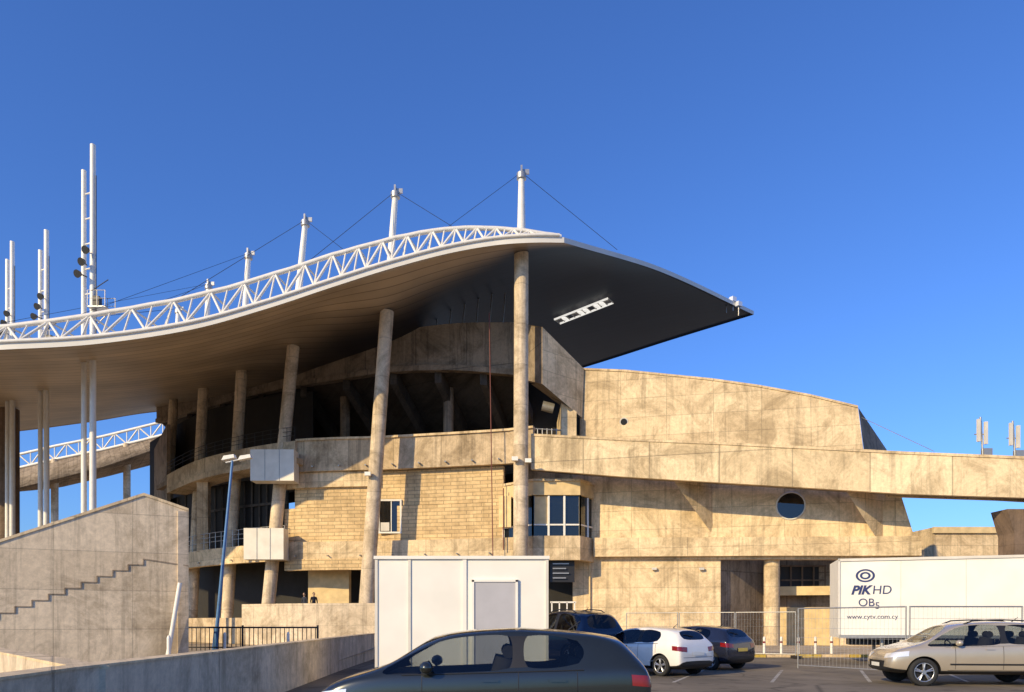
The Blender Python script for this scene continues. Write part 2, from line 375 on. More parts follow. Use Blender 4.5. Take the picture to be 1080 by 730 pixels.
# closed end and rear wall of the upper concourse
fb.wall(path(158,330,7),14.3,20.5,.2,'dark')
e0=XY(176,smooth_tab(FD,176)+.6); e1=XY(160,smooth_tab(FD,158)+8)
fb.wall([e1,e0],6.9,19.5,.3,'conc_dark')
for i in range(16):
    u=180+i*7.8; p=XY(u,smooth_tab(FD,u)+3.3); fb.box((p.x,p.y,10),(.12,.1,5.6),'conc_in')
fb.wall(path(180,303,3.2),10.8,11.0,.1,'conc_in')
for z in (7.9,8.25,8.6):
    P_=path(197,300,-.6)
    for a,b in zip(P_,P_[1:]): fb.tube((a.x,a.y,z),(b.x,b.y,z),.03,'steel',n=5)
for a in path(197,300,-.6,6): fb.tube((a.x,a.y,7.3),(a.x,a.y,8.6),.03,'steel',n=5)
for z in (15.0,15.3,15.6):
    P_=path(176,311,-.9)
    for a,b in zip(P_,P_[1:]): fb.tube((a.x,a.y,z),(b.x,b.y,z),.02,'black',n=5)
for a in path(176,311,-.9,8): fb.tube((a.x,a.y,14.6),(a.x,a.y,15.6),.02,'black',n=5)
# weep pipes and wall lights on the terrace bands
for u in range(330,530,28):
    p=XY(u,smooth_tab(FD,u)-.62); fb.tube((p.x,p.y+.1,12.75),(p.x,p.y-.28,12.7),.06,'steel',n=8)
for u in range(210,600,34):
    p=XY(u,smooth_tab(FD,u)-.72); fb.tube((p.x,p.y+.1,6.35),(p.x,p.y-.25,6.3),.05,'steel',n=8)
def pbox(u0,u1,v0,v1,D,th,mat):
    a=S(u0,v1,D);b=S(u1,v1,D-.4);c_=S(u1,v0,D-.4);d=S(u0,v0,D); fb.prism([a,b,c_,d],(.0,th,0),mat)
    for k in (1/3,2/3):
        p=a.lerp(b,k); q=d.lerp(c_,k); fb.tube(p-Vector((0,.01,0)),q-Vector((0,.01,0)),.025,'steel',n=5)
pbox(264,310,474,507,52.2,1.2,'offwhite'); pbox(257,299,557,590,52.4,1.2,'offwhite')
fb.obj('facade_terraces',stad)
# upper bowl wall
ub=MB()
UT=[(165,428),(240,398),(300,377),(350,361),(410,350),(480,341),(545,340)]
UB=[(165,446),(240,424),(300,410),(350,402),(410,393),(480,391),(545,396)]
UD=[(165,78),(240,69),(300,62),(350,58.5),(410,56),(480,54),(545,52.5)]
us=[165+i*10 for i in range(39)]
pp=[XY(u,smooth_tab(UD,u)) for u in us]
zt=[S(u,smooth_tab(UT,u),smooth_tab(UD,u)).z for u in us]; zb=[S(u,smooth_tab(UB,u),smooth_tab(UD,u)).z for u in us]
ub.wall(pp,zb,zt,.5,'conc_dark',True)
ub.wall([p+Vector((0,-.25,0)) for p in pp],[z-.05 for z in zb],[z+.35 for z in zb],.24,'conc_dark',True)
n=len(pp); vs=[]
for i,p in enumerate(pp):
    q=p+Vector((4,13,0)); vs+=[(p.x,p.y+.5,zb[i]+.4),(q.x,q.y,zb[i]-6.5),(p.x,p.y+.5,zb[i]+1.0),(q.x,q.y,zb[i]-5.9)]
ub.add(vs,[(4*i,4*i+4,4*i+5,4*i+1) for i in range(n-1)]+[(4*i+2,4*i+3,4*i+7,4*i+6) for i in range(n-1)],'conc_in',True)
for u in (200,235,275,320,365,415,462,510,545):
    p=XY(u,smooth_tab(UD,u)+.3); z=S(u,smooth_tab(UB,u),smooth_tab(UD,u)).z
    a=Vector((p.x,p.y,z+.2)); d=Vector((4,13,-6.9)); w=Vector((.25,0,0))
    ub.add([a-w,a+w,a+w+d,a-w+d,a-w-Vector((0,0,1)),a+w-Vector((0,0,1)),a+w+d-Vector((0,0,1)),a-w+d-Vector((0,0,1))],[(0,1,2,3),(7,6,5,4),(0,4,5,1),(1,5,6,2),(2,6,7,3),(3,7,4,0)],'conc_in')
for u in (200,265,350,462):
    p=XY(u,smooth_tab(UD,u)+.3); z=S(u,smooth_tab(UB,u),smooth_tab(UD,u)).z
    ub.tube((p.x+.6,p.y+2,14.2),(p.x+.6,p.y+2,z-.6),.4,'conc_dark',n=14)
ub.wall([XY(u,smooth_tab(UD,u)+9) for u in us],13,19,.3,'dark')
for u in range(250,545,14):
    p=XY(u,smooth_tab(UD,u)+.6); z=S(u,smooth_tab(UT,u),smooth_tab(UD,u)).z
    ub.tube((p.x,p.y,z-.1),(p.x+.2,p.y+.6,z+2.6),.06,'steel',n=5)
ub.prism([S(543,340,52.6),S(572,345,48.6),S(572,405,48.6),S(543,398,52.6)],(.25,.5,0),'conc_dark')
ub.add([S(572,345,48.6),S(616,389,51.2),S(614,441,51.2),S(572,405,48.6)],[(0,1,2,3)],'conc')
ub.add([S(572,345,48.6),S(560,343,50.0),S(590,380,56),S(616,389,51.2)],[(0,1,2,3)],'conc')
ub.add([S(572,405,48.6),S(614,441,51.2),S(608,440,56),S(560,405,53)],[(0,1,2,3)],'conc_dark')
ub.prism([S(592,425,50.6),S(608,434,50.6),S(608,470,50.6),S(592,470,50.6)],(0,5,0),'conc')
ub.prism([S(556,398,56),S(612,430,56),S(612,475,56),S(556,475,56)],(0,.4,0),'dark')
ub.prism([S(545,470,53.6),S(610,470,53.6),S(610,540,53.6),S(545,540,53.6)],(0,.4,0),'conc_shade')
for i in range(6):
    a=S(562+i*5,452,51); ub.tube(a,a+Vector((0,0,-.9)),.04,'steel',n=5)
ub.tube(S(560,452,51),S(592,454,51),.05,'steel',n=5)
ub.tube(S(572,428,52),S(584,431,52),.35,'steel',n=10)
ub.obj('upper_bowl',stad)
# glazed bay
gb=MB()
bay=[XY(531,50.7),XY(562,48.9),XY(612,48.9),XY(628,50.8)]
gb.wall(bay,5.7,7.3,.5,'conc'); gb.wall(bay,10.0,10.9,.5,'cream')
inb=[p+Vector((0,.25,0)) for p in bay]
gb.wall(inb,7.32,9.98,.05,'glass')
gb.wall([p+Vector((0,-.12,0)) for p in bay],10.9,11.05,1.2,'conc')
for a,b in zip(bay,bay[1:]):
    nseg=max(1,round((b-a).length/1.1))
    for i in range(nseg+1):
        p=a+(b-a)*i/nseg; gb.box((p.x,p.y+.16,8.65),(.13,.13,2.66),'whitepaint')
gb.wall([p+Vector((0,.12,0)) for p in bay],8.0,8.1,.1,'whitepaint')
gb.wall([bay[1]+Vector((.1,.2,0)),bay[1]+Vector((1.1,.2,0))],8.12,9.95,.03,'cream')
gb.prism([S(526,523,50.6),S(539,523,50.0),S(539,556,50.0),S(526,556,50.6)],(0,.1,0),'cream')
gb.wall([p+Vector((0,3,0)) for p in bay],7.3,10,.1,'offwhite')
wD=smooth_tab(FD,411)-.12
a=S(400,528,wD); c_=S(423,562,wD); wz=(a.z+c_.z)/2; wx_=(a.x+c_.x)/2; ww_=c_.x-a.x; wh_=a.z-c_.z
gb.box((wx_,wD-.02,wz),(ww_,.14,wh_),'black')
gb.box((wx_,wD-.10,wz),(ww_-.1,.01,wh_-.1),'glass')
for xx in (a.x,c_.x): gb.box((xx,wD-.12,wz),(.12,.12,wh_+.12),'whitepaint')
gb.box((wx_+.1,wD-.12,wz),(.06,.08,wh_),'whitepaint')
for zz in (a.z,c_.z): gb.box((wx_,wD-.125,zz),(ww_+.1,.12,.12),'whitepaint')
gb.box((wx_-.35,wD-.115,c_.z+.42),(.62,.03,.6),'offwhite')
gb.obj('glazed_bay',stad)
# entrance under bay
eb=MB()
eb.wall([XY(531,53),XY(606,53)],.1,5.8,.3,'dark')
eb.prism([S(580,590,49.5),S(606,590,49.5),S(606,614,49.5),S(580,614,49.5)],(0,.2,0),'black')
for i in range(4):
    eb.prism([S(583,594+i*5,49.35),S(600-3*(i%2),594+i*5,49.35),S(600-3*(i%2),595.2+i*5,49.35),S(583,595.2+i*5,49.35)],(0,.05,0),'steel')
for i in range(4):
    p=S(582+i*8,645,48.8); eb.box((p.x,p.y,1.5),(.08,.08,2.8),'whitepaint')
eb.box((S(594,640,48.8).x,48.8,2.9),(1.7,.08,.1),'whitepaint'); eb.box((S(594,640,48.8).x,48.8,1.6),(1.7,.06,.08),'whitepaint')
eb.obj('entrance',stad)
# main right wall
rw=MB()
def WD(u): return 51.0+(45.6-51.0)*(u-600)/(950-600)
def wallp(u0,u1,off,n=2): return [XY(u0+(u1-u0)*i/(n-1),WD(u0+(u1-u0)*i/(n-1))+off) for i in range(n)]
rw.prism([S(604,500,WD(604)),S(948,515,WD(948)),S(972,590,WD(972)),S(604,590,WD(604))],(0,.6,0),'conc')
rw.wall(wallp(626,972,-.55,6),[6.02,5.95,5.88,5.8,5.7,5.62],[7.3,7.2,7.1,7.0,6.9,6.8],.54,'conc')
rw.wall(wallp(604,760,.05),0,6.1,.6,'conc'); rw.wall(wallp(886,975,.05),0,6.0,.6,'conc')
rw.wall(wallp(755,890,4),0,6.4,.3,'conc_dark')
rw.wall([XY(760,WD(760)+.4),XY(775,WD(775)+1.5),XY(795,WD(790)+3),XY(806,WD(800)+4)],0,6.1,.2,'conc_dark',True)
p=XY(814,WD(812)+.6); rw.tube((p.x,p.y,0),(p.x,p.y,6.2),.5,'conc',n=18)
Dw=WD(845)+3.7
rw.prism([S(820,597,Dw),S(884,597,Dw),S(884,626,Dw),S(820,626,Dw)],(0,.3,0),'black')
for i in range(6):
    p=S(822+i*12,611,Dw-.06); rw.box((p.x,p.y,p.z),(.1,.1,1.7),'darkpier')
for vv in (597,612,626):
    p=S(852,vv,Dw-.07); rw.box((p.x,p.y,p.z),(3.7,.1,.1),'darkpier')
rw.wall(wallp(806,890,2.6),3.4,4.0,.3,'cream')
rw.wall(wallp(815,890,3.6),0,2.6,.3,'cream')
wd=(XY(948,WD(948))-XY(604,WD(604))).normalized(); wn=Vector((wd.y,-wd.x,0))
cw=S(833,534,WD(833))
q0=XY(604,WD(604))
tt=(cw.x-q0.x)/wd.x; cw.y=q0.y+wd.y*tt
cw=cw+wn*.05
def wp_(r,t,o=0): return cw+wd*(math.cos(t)*r)+Vector((0,0,math.sin(t)*r))+wn*o
for i in range(36):
    a0=2*math.pi*i/36;a1=2*math.pi*(i+1)/36
    rw.tube(wp_(.86,a0),wp_(.86,a1),.06,'offwhite',n=6,cap=False)
rw.add([wp_(.86,2*math.pi*i/36,.03) for i in range(36)],[tuple(range(36))],'glass'); rw.add([wp_(.86,2*math.pi*i/36,.0) for i in range(36)],[tuple(range(36))],'black')
for u in (622,):
    p=XY(u,WD(u)-.12); rw.tube((p.x,p.y,0),(p.x,p.y,11),.06,'cream',n=8)
for u,v in ((690,600),(740,600),(900,600)):
    p=S(u,v,WD(u)-.15); rw.box(p,(.3,.2,.15),'offwhite')
rw.obj('lower_wall',stad)
# wing wall
ww=MB()
prof=[(612,390),(660,392),(700,396),(750,401),(800,408),(855,418),(905,430)]
def D2(u): return 51.4+(47.6-51.4)*(u-612)/(905-612)
ft=[S(u,v,D2(u)) for u,v in prof]+[S(914,500,D2(914)),S(612,500,D2(612))]
ww.prism(ft,(0,.6,0),'conc')
for (u0,v0),(u1,v1) in zip(prof,prof[1:]):
    a=S(u0,v0,D2(u0)-.06);b=S(u1,v1,D2(u1)-.06); ww.prism([a,b,b+Vector((0,0,.14)),a+Vector((0,0,.14))],(0,.75,0),'conc')
a=S(905,430,D2(905));b=S(914,500,D2(914)); c_=S(945,500,53);d=S(935,474,52)
ww.add([a+Vector((.02,0,0)),b+Vector((.02,0,0)),c_,d],[(0,1,2,3)],'conc_dark')
ww.tube(S(658,445,D2(658)-.06),S(658,445,D2(658)+.05),.3,'offwhite',n=20); ww.tube(S(658,445,D2(658)-.08),S(658,445,D2(658)),.22,'black',n=20)
ww.tube(S(908,440,48),S(985,476,44),.02,'steel',n=4)
ww.obj('wing_wall',stad)
mc=MB()
mc.tube(S(516,330,49.5),S(520,598,49.5),.035,'redcable',n=5)
mc.tube(S(531,515,50),S(531,580,50),.04,'redcable',n=5)
for (u,v,D) in ((543,484,47.3),(557,486,47.3),(388,500,49.6)):
    p=S(u,v,D); mc.box(p,(.4,.3,.25),'whitepaint'); mc.tube(p,p+Vector((0,.7,-.1)),.05,'steel',n=6)
bestp=[]
for (u,v) in ((588,333),(641,313)):
    bp=None
    for row in grid[96:]:
        for p in row:
            uu=540+p.x/p.y*FP; vv=HZ-(p.z-EYE)/p.y*FP; dd=(uu-u)**2+(vv-v)**2
            if bp is None or dd<bp[0]: bp=(dd,p)
    bestp.append(bp[1]+Vector((0,0,-.35)))
a,b=bestp; dr=(b-a).normalized(); sd=Vector((-dr.y,dr.x,0)).normalized()*.5
for sgn in (-1,1): mc.tube(a+sd*sgn,b+sd*sgn,.08,'added_glow',n=6)
for i in range(11):
    q=a+(b-a)*i/10; mc.tube(q-sd,q+sd,.05,'whitepaint',n=6)
    if i<10 and i not in (2,6): mc.box(q+(b-a)/20,(.38,.5,.08),'added_glow' if i%3 else 'offwhite',math.atan2(dr.y,dr.x))
    if i%4==0: mc.tube(q,q+Vector((0,0,.6)),.04,'steel',n=5)
for (u,v) in ((766,318),(773,316),(779,321)):
    p=S(u,v,65); mc.box(p,(.5,.4,.4),'lamp',.6); mc.tube(p,p-Vector((0,0,1.0)),.05,'steel',n=5)
mc.obj('fixtures',stad)
# left masts
mm=MB()
def mast(u,D,vtop,vtop2,gap):
    x=(u-540)/FP*D
    z1=S(u,vtop,D).z; z2=S(u,vtop2,D).z
    mm.tube((x,D,0),(x,D,z1),.22,'white',.17,n=12); mm.tube((x-gap,D+.3,0),(x-gap,D+.3,z2),.18,'white',.15,n=12)
    zr=roof_z(x,D)
    z=zr+1.2
    while z<z2-1:
        mm.tube((x,D,z),(x-gap,D+.3,z),.05,'white',n=5); z+=1.6
    zp=zr+3.3
    for yy in (-.6,.6):
        for dx in (0,.6,1.1): mm.tube((x+dx,D+yy,zp),(x+dx,D+yy,zp+1),.025,'steel',n=5)
        mm.tube((x,D+yy,zp+1),(x+1.1,D+yy,zp+1),.025,'steel',n=5); mm.tube((x,D+yy,zp+.5),(x+1.1,D+yy,zp+.5),.02,'steel',n=5)
    mm.box((x+.55,D,zp),(1.15,1.2,.07),'steel')
    mm.box((x+.45,D-.3,zp+.4),(.4,.35,.6),'black')
    mm.tube((x,D,zp-1.2),(x+1.1,D,zp-.05),.04,'steel',n=5)
    mm.tube((x+.2,D-.5,zp+1),(x+1.25,D-.5,zp+1.7),.03,'black',n=5)
    for k in range(3):
        q=Vector((x-gap/2-.2+.25*k,D-.45,zr+5.4+.75*k)); mm.tube((x-gap/2,D,q.z),q,.04,'black',n=5)
        mm.tube(q,q+Vector((-.05,-.22,-.1)),.16,'black',.25,n=12)
    mm.tube((x+.26,D-.1,zr+1),(x+.26,D-.1,z1-2),.03,'black',n=5)
mast(98,47,153,177,.75); mast(49,56,243,262,.65); mast(13,60,255,272,.6)
mm.tube(XY(8,64),XY(8,64)+Vector((0,0,20)),.9,'darkpier',n=14)
mm.obj('floodlight_masts',stad)
# far stand
fs=empty('far_stadium_stand'); f=MB()
N_=26; bt=[];tp=[];ed=[]
for i in range(N_+1):
    u=-120+i*(330/N_); vb=lerp_tab([(-120,505),(0,498),(60,484),(110,474),(175,458),(215,446)],u); D=150
    bt.append(S(u,vb,D)); tp.append(S(u,vb-14,D)); ed.append(S(u,lerp_tab([(-120,530),(0,519),(60,505),(110,492),(175,470),(215,455)],u),D-8))
for i in range(N_):
    for c_,r in ((bt,.28),(tp,.28)): f.tube(c_[i],c_[i+1],r,'white',n=6,cap=False)
    f.tube(bt[i],tp[i+1],.16,'white',n=5,cap=False) if i%2==0 else f.tube(tp[i],bt[i+1],.16,'white',n=5,cap=False)
    f.tube(bt[i],tp[i],.12,'white',n=5,cap=False)
vs=[]
for i in range(N_+1): vs+=[bt[i]-Vector((0,0,.3)),ed[i],ed[i]+Vector((0,18,4))]
f.add(vs,[(3*i,3*i+1,3*i+4,3*i+3) for i in range(N_)]+[(3*i+1,3*i+2,3*i+5,3*i+4) for i in range(N_)],'conc_dark',True)
for i in (2,8,14,20): f.tube((bt[i].x,150,0),(bt[i].x,150,bt[i].z),.7,'column',n=12)
f.add([S(-120,600,165),S(215,600,165),S(215,656,165),S(-120,656,165)],[(0,1,2,3)],'conc')
f.obj('stand_roof_truss',fs)
# ---------------------------------------------------------------- elevated walkway
wk=MB()
wp=[(560,458,495,48.3),(660,463,503,46.8),(760,467,509,45.3),(860,472,515,43.9),(955,477,521,42.6),(1080,482,525,41),(1250,490,534,39),(1450,498,544,37)]
pth=[XY(u,D) for u,_,_,D in wp]; zt_=[S(u,a,D).z for u,a,b,D in wp]; zb_=[S(u,b,D).z for u,a,b,D in wp]
wk.wall(pth,zb_,zt_,.35,'conc_big')
wk.wall([p+Vector((0,.36,0)) for p in pth],[z+.35 for z in zb_],[z+.8 for z in zb_],2.2,'conc_dark')
wk.wall([p+Vector((.2,2.6,0)) for p in pth[4:]],[z+.3 for z in zb_[4:]],zt_[4:],.3,'conc_big')
wk.wall([p+Vector((0,-.06,0)) for p in pth],[z-.12 for z in zt_],[z+.03 for z in zt_],.5,'conc')
for (u0,u1,vt,vb) in ((708,752,504,566),(890,930,514,578)):
    D=42.6+(48.3-42.6)*(955-u0)/395
    Dw=WD(u1)
    a=S(u0,vt,D+.5); b=Vector(S(u1,vt+2,Dw)); c_=S(u1+1,vb,Dw)
    b.z=a.z
    wk.prism([a,b,c_],(.55,.25,0),'conc')
pxx=XY(1066,42.5); wk.box((pxx.x+.9,42.6,3.9),(2.2,1.4,7.8),'darkpier')
wk.prism([(pxx.x-.6,41.9,8.0),(pxx.x+2.6,41.9,8.0),(pxx.x+2.0,41.9,6.3),(pxx.x-.1,41.9,6.3)],(0,1.45,0),'darkpier')
wk.obj('elevated_walkway')
rb=MB(); p0=S(985,556,60);rb.box((p0.x+15,63,p0.z/2),(30,6,p0.z),'conc')
rb.box((p0.x+15,59.95,p0.z-.25),(30.2,.3,.5),'cream')
for i in range(6): rb.box((p0.x+3+i*4.5,59.97,5),(1.8,.1,1.4),'black')
rb.obj('concrete_building')
an=MB()
for u,v0,v1 in ((1037,440,482),(1071,444,484)):
    D=42.9; a=S(u,v1+4,D);b=S(u-3,v0,D); an.tube(a,b,.06,'steel',n=6)
    for k,dx in enumerate((-.26,.16)):
        an.box((b.x+dx+.08,D-.12,b.z-.8-.15*k),(.17,.14,1.3),'offwhite')
    an.tube(b+Vector((-.35,0,-1)),b+Vector((.4,0,-1)),.035,'steel',n=5)
    an.box((a.x+.2,D,a.z+.5),(.5,.3,.4),'steel')
an.obj('cell_antenna')
# ---------------------------------------------------------------- stair wall & ramp parapets
sw=MB()
Pa=Vector((-16.0,25.2,0)); Pd=Vector((5.2,1.8,0)); 
# wall line through two corners set by camera pixel and depth
Pa=Vector((-16.94,24.5,0)); Pd=Vector((5.2,2.35,0)); Pu=Pd.normalized(); Pn=Vector((Pu.y,-Pu.x,0))
def SW(t,z,o=0): p=Pa+Pd*t+Pn*o; return Vector((p.x,p.y,z))
prof_=[(-1.0,1.6),(0,4.24),(.745,6.08),(1.0,5.62)]
sw.prism([SW(-1,0)]+[SW(t,z) for t,z in prof_]+[SW(1,0)],-Pn*.35,'conc_grey')
for (t0,z0),(t1,z1) in zip(prof_,prof_[1:]):
    sw.prism([SW(t0,z0+.003,.04),SW(t1,z1+.003,.04),SW(t1,z1+.10,.04),SW(t0,z0+.10,.04)],-Pn*.44,'conc')
t_=-.35; z_=1.04
sw.prism([SW(-1,1.02,.03),SW(t_,1.02,.03),SW(t_,1.06,.03),SW(-1,1.06,.03)],-Pn*.03,'conc_dark')
for i in range(13):
    t2=t_+.084
    sw.prism([SW(t_,z_-.015,.03),SW(t2,z_-.015,.03),SW(t2,z_+.015,.03),SW(t_,z_+.015,.03)],-Pn*.03,'conc_dark')
    sw.prism([SW(t2-.003,z_,.03),SW(t2+.003,z_,.03),SW(t2+.003,z_+.22,.03),SW(t2-.003,z_+.22,.03)],-Pn*.03,'conc_dark')
    t_=t2; z_+=.215
sw.prism([SW(t_,z_-.02,.03),SW(1,z_-.22,.03),SW(1,z_-.18,.03),SW(t_,z_+.02,.03)],-Pn*.03,'conc_dark')
sw.prism([SW(1,0),SW(1,5.6),SW(1,5.6)+Vector((-3.5,5,0)),SW(1,0)+Vector((-3.5,5,0))],(-.3,-.2,0),'conc_grey')
sw.tube(SW(.87,0,.25),SW(.95,3.0,.25),.08,'white',n=10)
sw.obj('stair_wall')
rp=MB()
path_=[Vector((-4.35,5.0,0)),Vector((-4.75,8,0)),Vector((-5.0,14,0)),Vector((-5.6,24,0)),Vector((-5.95,32,0))]
rp.wall(path_,0,1.08,.28,'conc_grey'); rp.wall([p+Vector((.02,0,0)) for p in path_],1.081,1.11,.32,'conc')
rp.obj('ramp_parapet')
rp=MB()
path_=[Vector((-4.95,8.4,0)),Vector((-8,11.8,0)),Vector((-13.2,17.5,0))][::-1]
rp.wall(path_,0,1.05,.3,'conc_grey'); rp.wall(path_,1.051,1.09,.34,'conc')
rp.obj('ramp_parapet')
r_=MB(); r_.add([(-5.1,6,.02),(-5.8,32,.5),(-12,32,.5),(-12,17,.02)],[(0,1,2,3)],'paving'); r_.obj('ramp')
rl=MB()
for i in range(34):
    x=-15.5+i*.2; rl.tube((x,33.5,.3),(x,33.5,1.35),.02,'black',n=4)
rl.tube((-15.5,33.5,1.35),(-8.8,33.5,1.35),.04,'black',n=6); rl.tube((-15.5,33.5,.45),(-8.8,33.5,.45),.03,'black',n=6)
for x in (-15.5,-12.2,-8.8): rl.tube((x,33.5,0),(x,33.5,1.45),.05,'black',n=6)
rl.obj('metal_railing')
# ---------------------------------------------------------------- lamp post
lp=MB(); D=34; b=XY(226,D); t=S(245,486,D)
lp.tube(b,b+(t-b)*.15,.13,'bluepole',n=12); lp.tube(b+(t-b)*.15,t,.085,'bluepole',.055,n=12)
lp.tube(t+Vector((-.3,0,-.08)),t+Vector((.75,0,.15)),.04,'white',n=8)
for dx in (-.15,.6):
    lp.prism([t+Vector((dx-.3,-.15,.0)),t+Vector((dx+.3,-.15,.12)),t+Vector((dx+.26,-.15,.27)),t+Vector((dx-.2,-.15,.2))],(0,.32,0),'white')
lp.obj('street_lamp')
# ---------------------------------------------------------------- portable cabin
cb=MB(); D=18.6
xl=(397-540)/FP*D; xr=(577-540)/FP*D; h=S(0,589,D).z; w_=xr-xl
cb.box(((xl+xr)/2,D+1.25,h/2+.05),(w_,2.5,h-.1),'whitepaint')
for x in (xl,(432-540)/FP*D,xr): cb.box((x,D-.005,h/2+.05),(.07,.05,h-.02),'offwhite')
cb.box(((490-540)/FP*D,D-.005,h/2+.05),(.10,.06,h-.02),'whitepaint')
cb.box(((xl+xr)/2,D+1.25,h+.02),(w_+.12,2.62,.08),'whitepaint'); cb.box(((xl+xr)/2,D-.01,.12),(w_,.06,.16),'offwhite')
xa=(499-540)/FP*D; xb=(545-540)/FP*D; zz1=S(0,616,D).z
cb.box(((xa+xb)/2,D-.02,zz1/2+.1),(xb-xa,.05,zz1-.1),'greydoor')
for x in (xa,xb): cb.box((x,D-.03,zz1/2+.1),(.06,.09,zz1),'whitepaint')
cb.box(((xa+xb)/2,D-.03,zz1+.08),(xb-xa+.06,.09,.06),'whitepaint')
cb.box((xb-.12,D-.07,1.05),(.04,.05,.16),'black')
cb.obj('portable_cabin')
# ---------------------------------------------------------------- trailer
tp_=empty('broadcast_trailer'); t=MB()
A=XY(884,28.4);Bp=XY(1183,25.8); dr=(Bp-A).normalized(); nn=Vector((-dr.y,dr.x,0)); Ln=13.0
zt0,zb0=4.0,1.0
q=[A,A+dr*Ln,A+dr*Ln+nn*2.5,A+nn*2.5]
t.add([Vector((p.x,p.y,z)) for z in (zb0,zt0) for p in q],[(0,1,5,4),(1,2,6,5),(2,3,7,6),(3,0,4,7),(4,5,6,7),(3,2,1,0)],'whitepaint')
rz=math.atan2(dr.y,dr.x)
def tb(s,o,z,dims,mat):
    c=A+dr*s+nn*o; t.box((c.x,c.y,z),dims,mat,rz)
tb(Ln/2,-.02,zt0-.03,(Ln,.06,.1),'offwhite'); tb(Ln/2,-.02,zb0+.05,(Ln,.06,.12),'steel')
tb(.03,-.02,2.5,(.08,.06,3),'offwhite'); tb(Ln-.03,-.02,2.5,(.08,.06,3),'steel')
for i in range(1,6): tb(Ln*i/6,-.004,2.5,(.02,.012,2.85),'offwhite')
tb(6,1.2,.85,(11,.9,.3),'black'); tb(3.4,.1,.62,(2.5,.06,.6),'offwhite')
for s in (7.5,8.8,10.1):
    for o in (.25,2.2):
        c=A+dr*s+nn*o; t.tube(Vector((c.x,c.y,.5))-nn*.15,Vector((c.x,c.y,.5))+nn*.15,.5,'rubber',n=24); t.tube(Vector((c.x,c.y,.5))-nn*.17,Vector((c.x,c.y,.5))-nn*.1,.27,'rim',n=16)
for o in (.4,2.1):
    c=A+dr*1.6+nn*o; t.tube((c.x,c.y,0),(c.x,c.y,1),.07,'steel',n=8)
t.obj('body',tp_)
def text(body,s,z,size,mat,shear=0,bold=0):
    cu=bpy.data.curves.new(body,'FONT'); cu.body=body; cu.size=size; cu.extrude=.003; cu.shear=shear; cu.offset=bold
    cu.materials.append(M[mat]); o=bpy.data.objects.new('lettering',cu); c=A+dr*s-nn*.012
    o.location=(c.x,c.y,z); o.rotation_euler=(math.pi/2,0,rz); scene.collection.objects.link(o); o.parent=tp_
text('PIK',.45,2.66,.46,'logo',.3,.018); text('HD',1.18,2.66,.46,'logo',.1,.0); text('OB',.7,2.2,.42,'logo'); text('5',1.28,2.1,.36,'logo'); text('www.cytv.com.cy',.3,1.72,.25,'logo')
lg=MB(); c=A+dr*.95-nn*.01
for rr,w in ((.25,.03),(.14,.03)):
    for i in range(24):
        a0=2*math.pi*i/24;a1=2*math.pi*(i+1)/24
        pa=[Vector((c.x,c.y,3.36))+dr*(math.cos(a_)*r2*1.35)+Vector((0,0,math.sin(a_)*r2)) for a_,r2 in ((a0,rr),(a1,rr),(a1,rr-w*2),(a0,rr-w*2))]
        lg.add(pa,[(0,1,2,3)],'logo')
lg.obj('logo_mark',tp_)
# ---------------------------------------------------------------- fences
def fence(p,q,n,nm='mesh_fence'):
    f=MB(); p=Vector(p);q=Vector(q); L_=(q-p)/n
    for i in range(n):
        a=p+L_*i+L_*.015; b=p+L_*(i+1)-L_*.015; up=Vector((0,0,1))
        lean=Vector((0,random.uniform(-.05,.05),0))
        for P in (a,b): f.tube(P+up*.1,P+up*2.05+lean,.021,'steel',n=6)
        f.tube(a+up*2.03+lean,b+up*2.03+lean,.021,'steel',n=6); f.tube(a+up*.2,b+up*.2,.021,'steel',n=6)
        m=int(L_.length/.13)
        for k in range(1,m):
            c=a+(b-a)*k/m; f.tube(c+up*.2,c+up*2.03+lean,.0035,'steel',n=3,cap=False)
        for zz in (.5,.8,1.1,1.4,1.7): f.tube(a+up*zz,b+up*zz,.0045,'steel',n=3,cap=False)
        f.box(b+up*.07+L_*.015,(.25,.7,.14),'conc_grey' if i%2 else 'black')
    return f.obj(nm)
fence(XY(660,36),XY(840,32),3); fence(XY(840,24),XY(957,20.8),1); fence(XY(957,20.8),XY(1200,20.9),2)
for i,u in enumerate((789,806,824,842,860,877)):
    b=MB(); p=XY(u,34.3+.1*(i%3)); b.tube((p.x,p.y,.12),(p.x,p.y,.85),.06,'whitepaint',n=12); b.tube((p.x,p.y,.85),(p.x,p.y,.92),.06,'whitepaint',.03,n=12); b.tube((p.x,p.y,.62),(p.x,p.y,.70),.064,'red',n=12); b.obj('bollard')
for u,D in ((237,30),(178,23),(304,31)):
    b=MB(); p=XY(u,D); b.tube((p.x,p.y,0),(p.x,p.y,1.1),.06,'whitepaint',n=12); b.tube((p.x,p.y,1.1),(p.x,p.y,1.18),.06,'whitepaint',.03,n=12); b.obj('bollard')
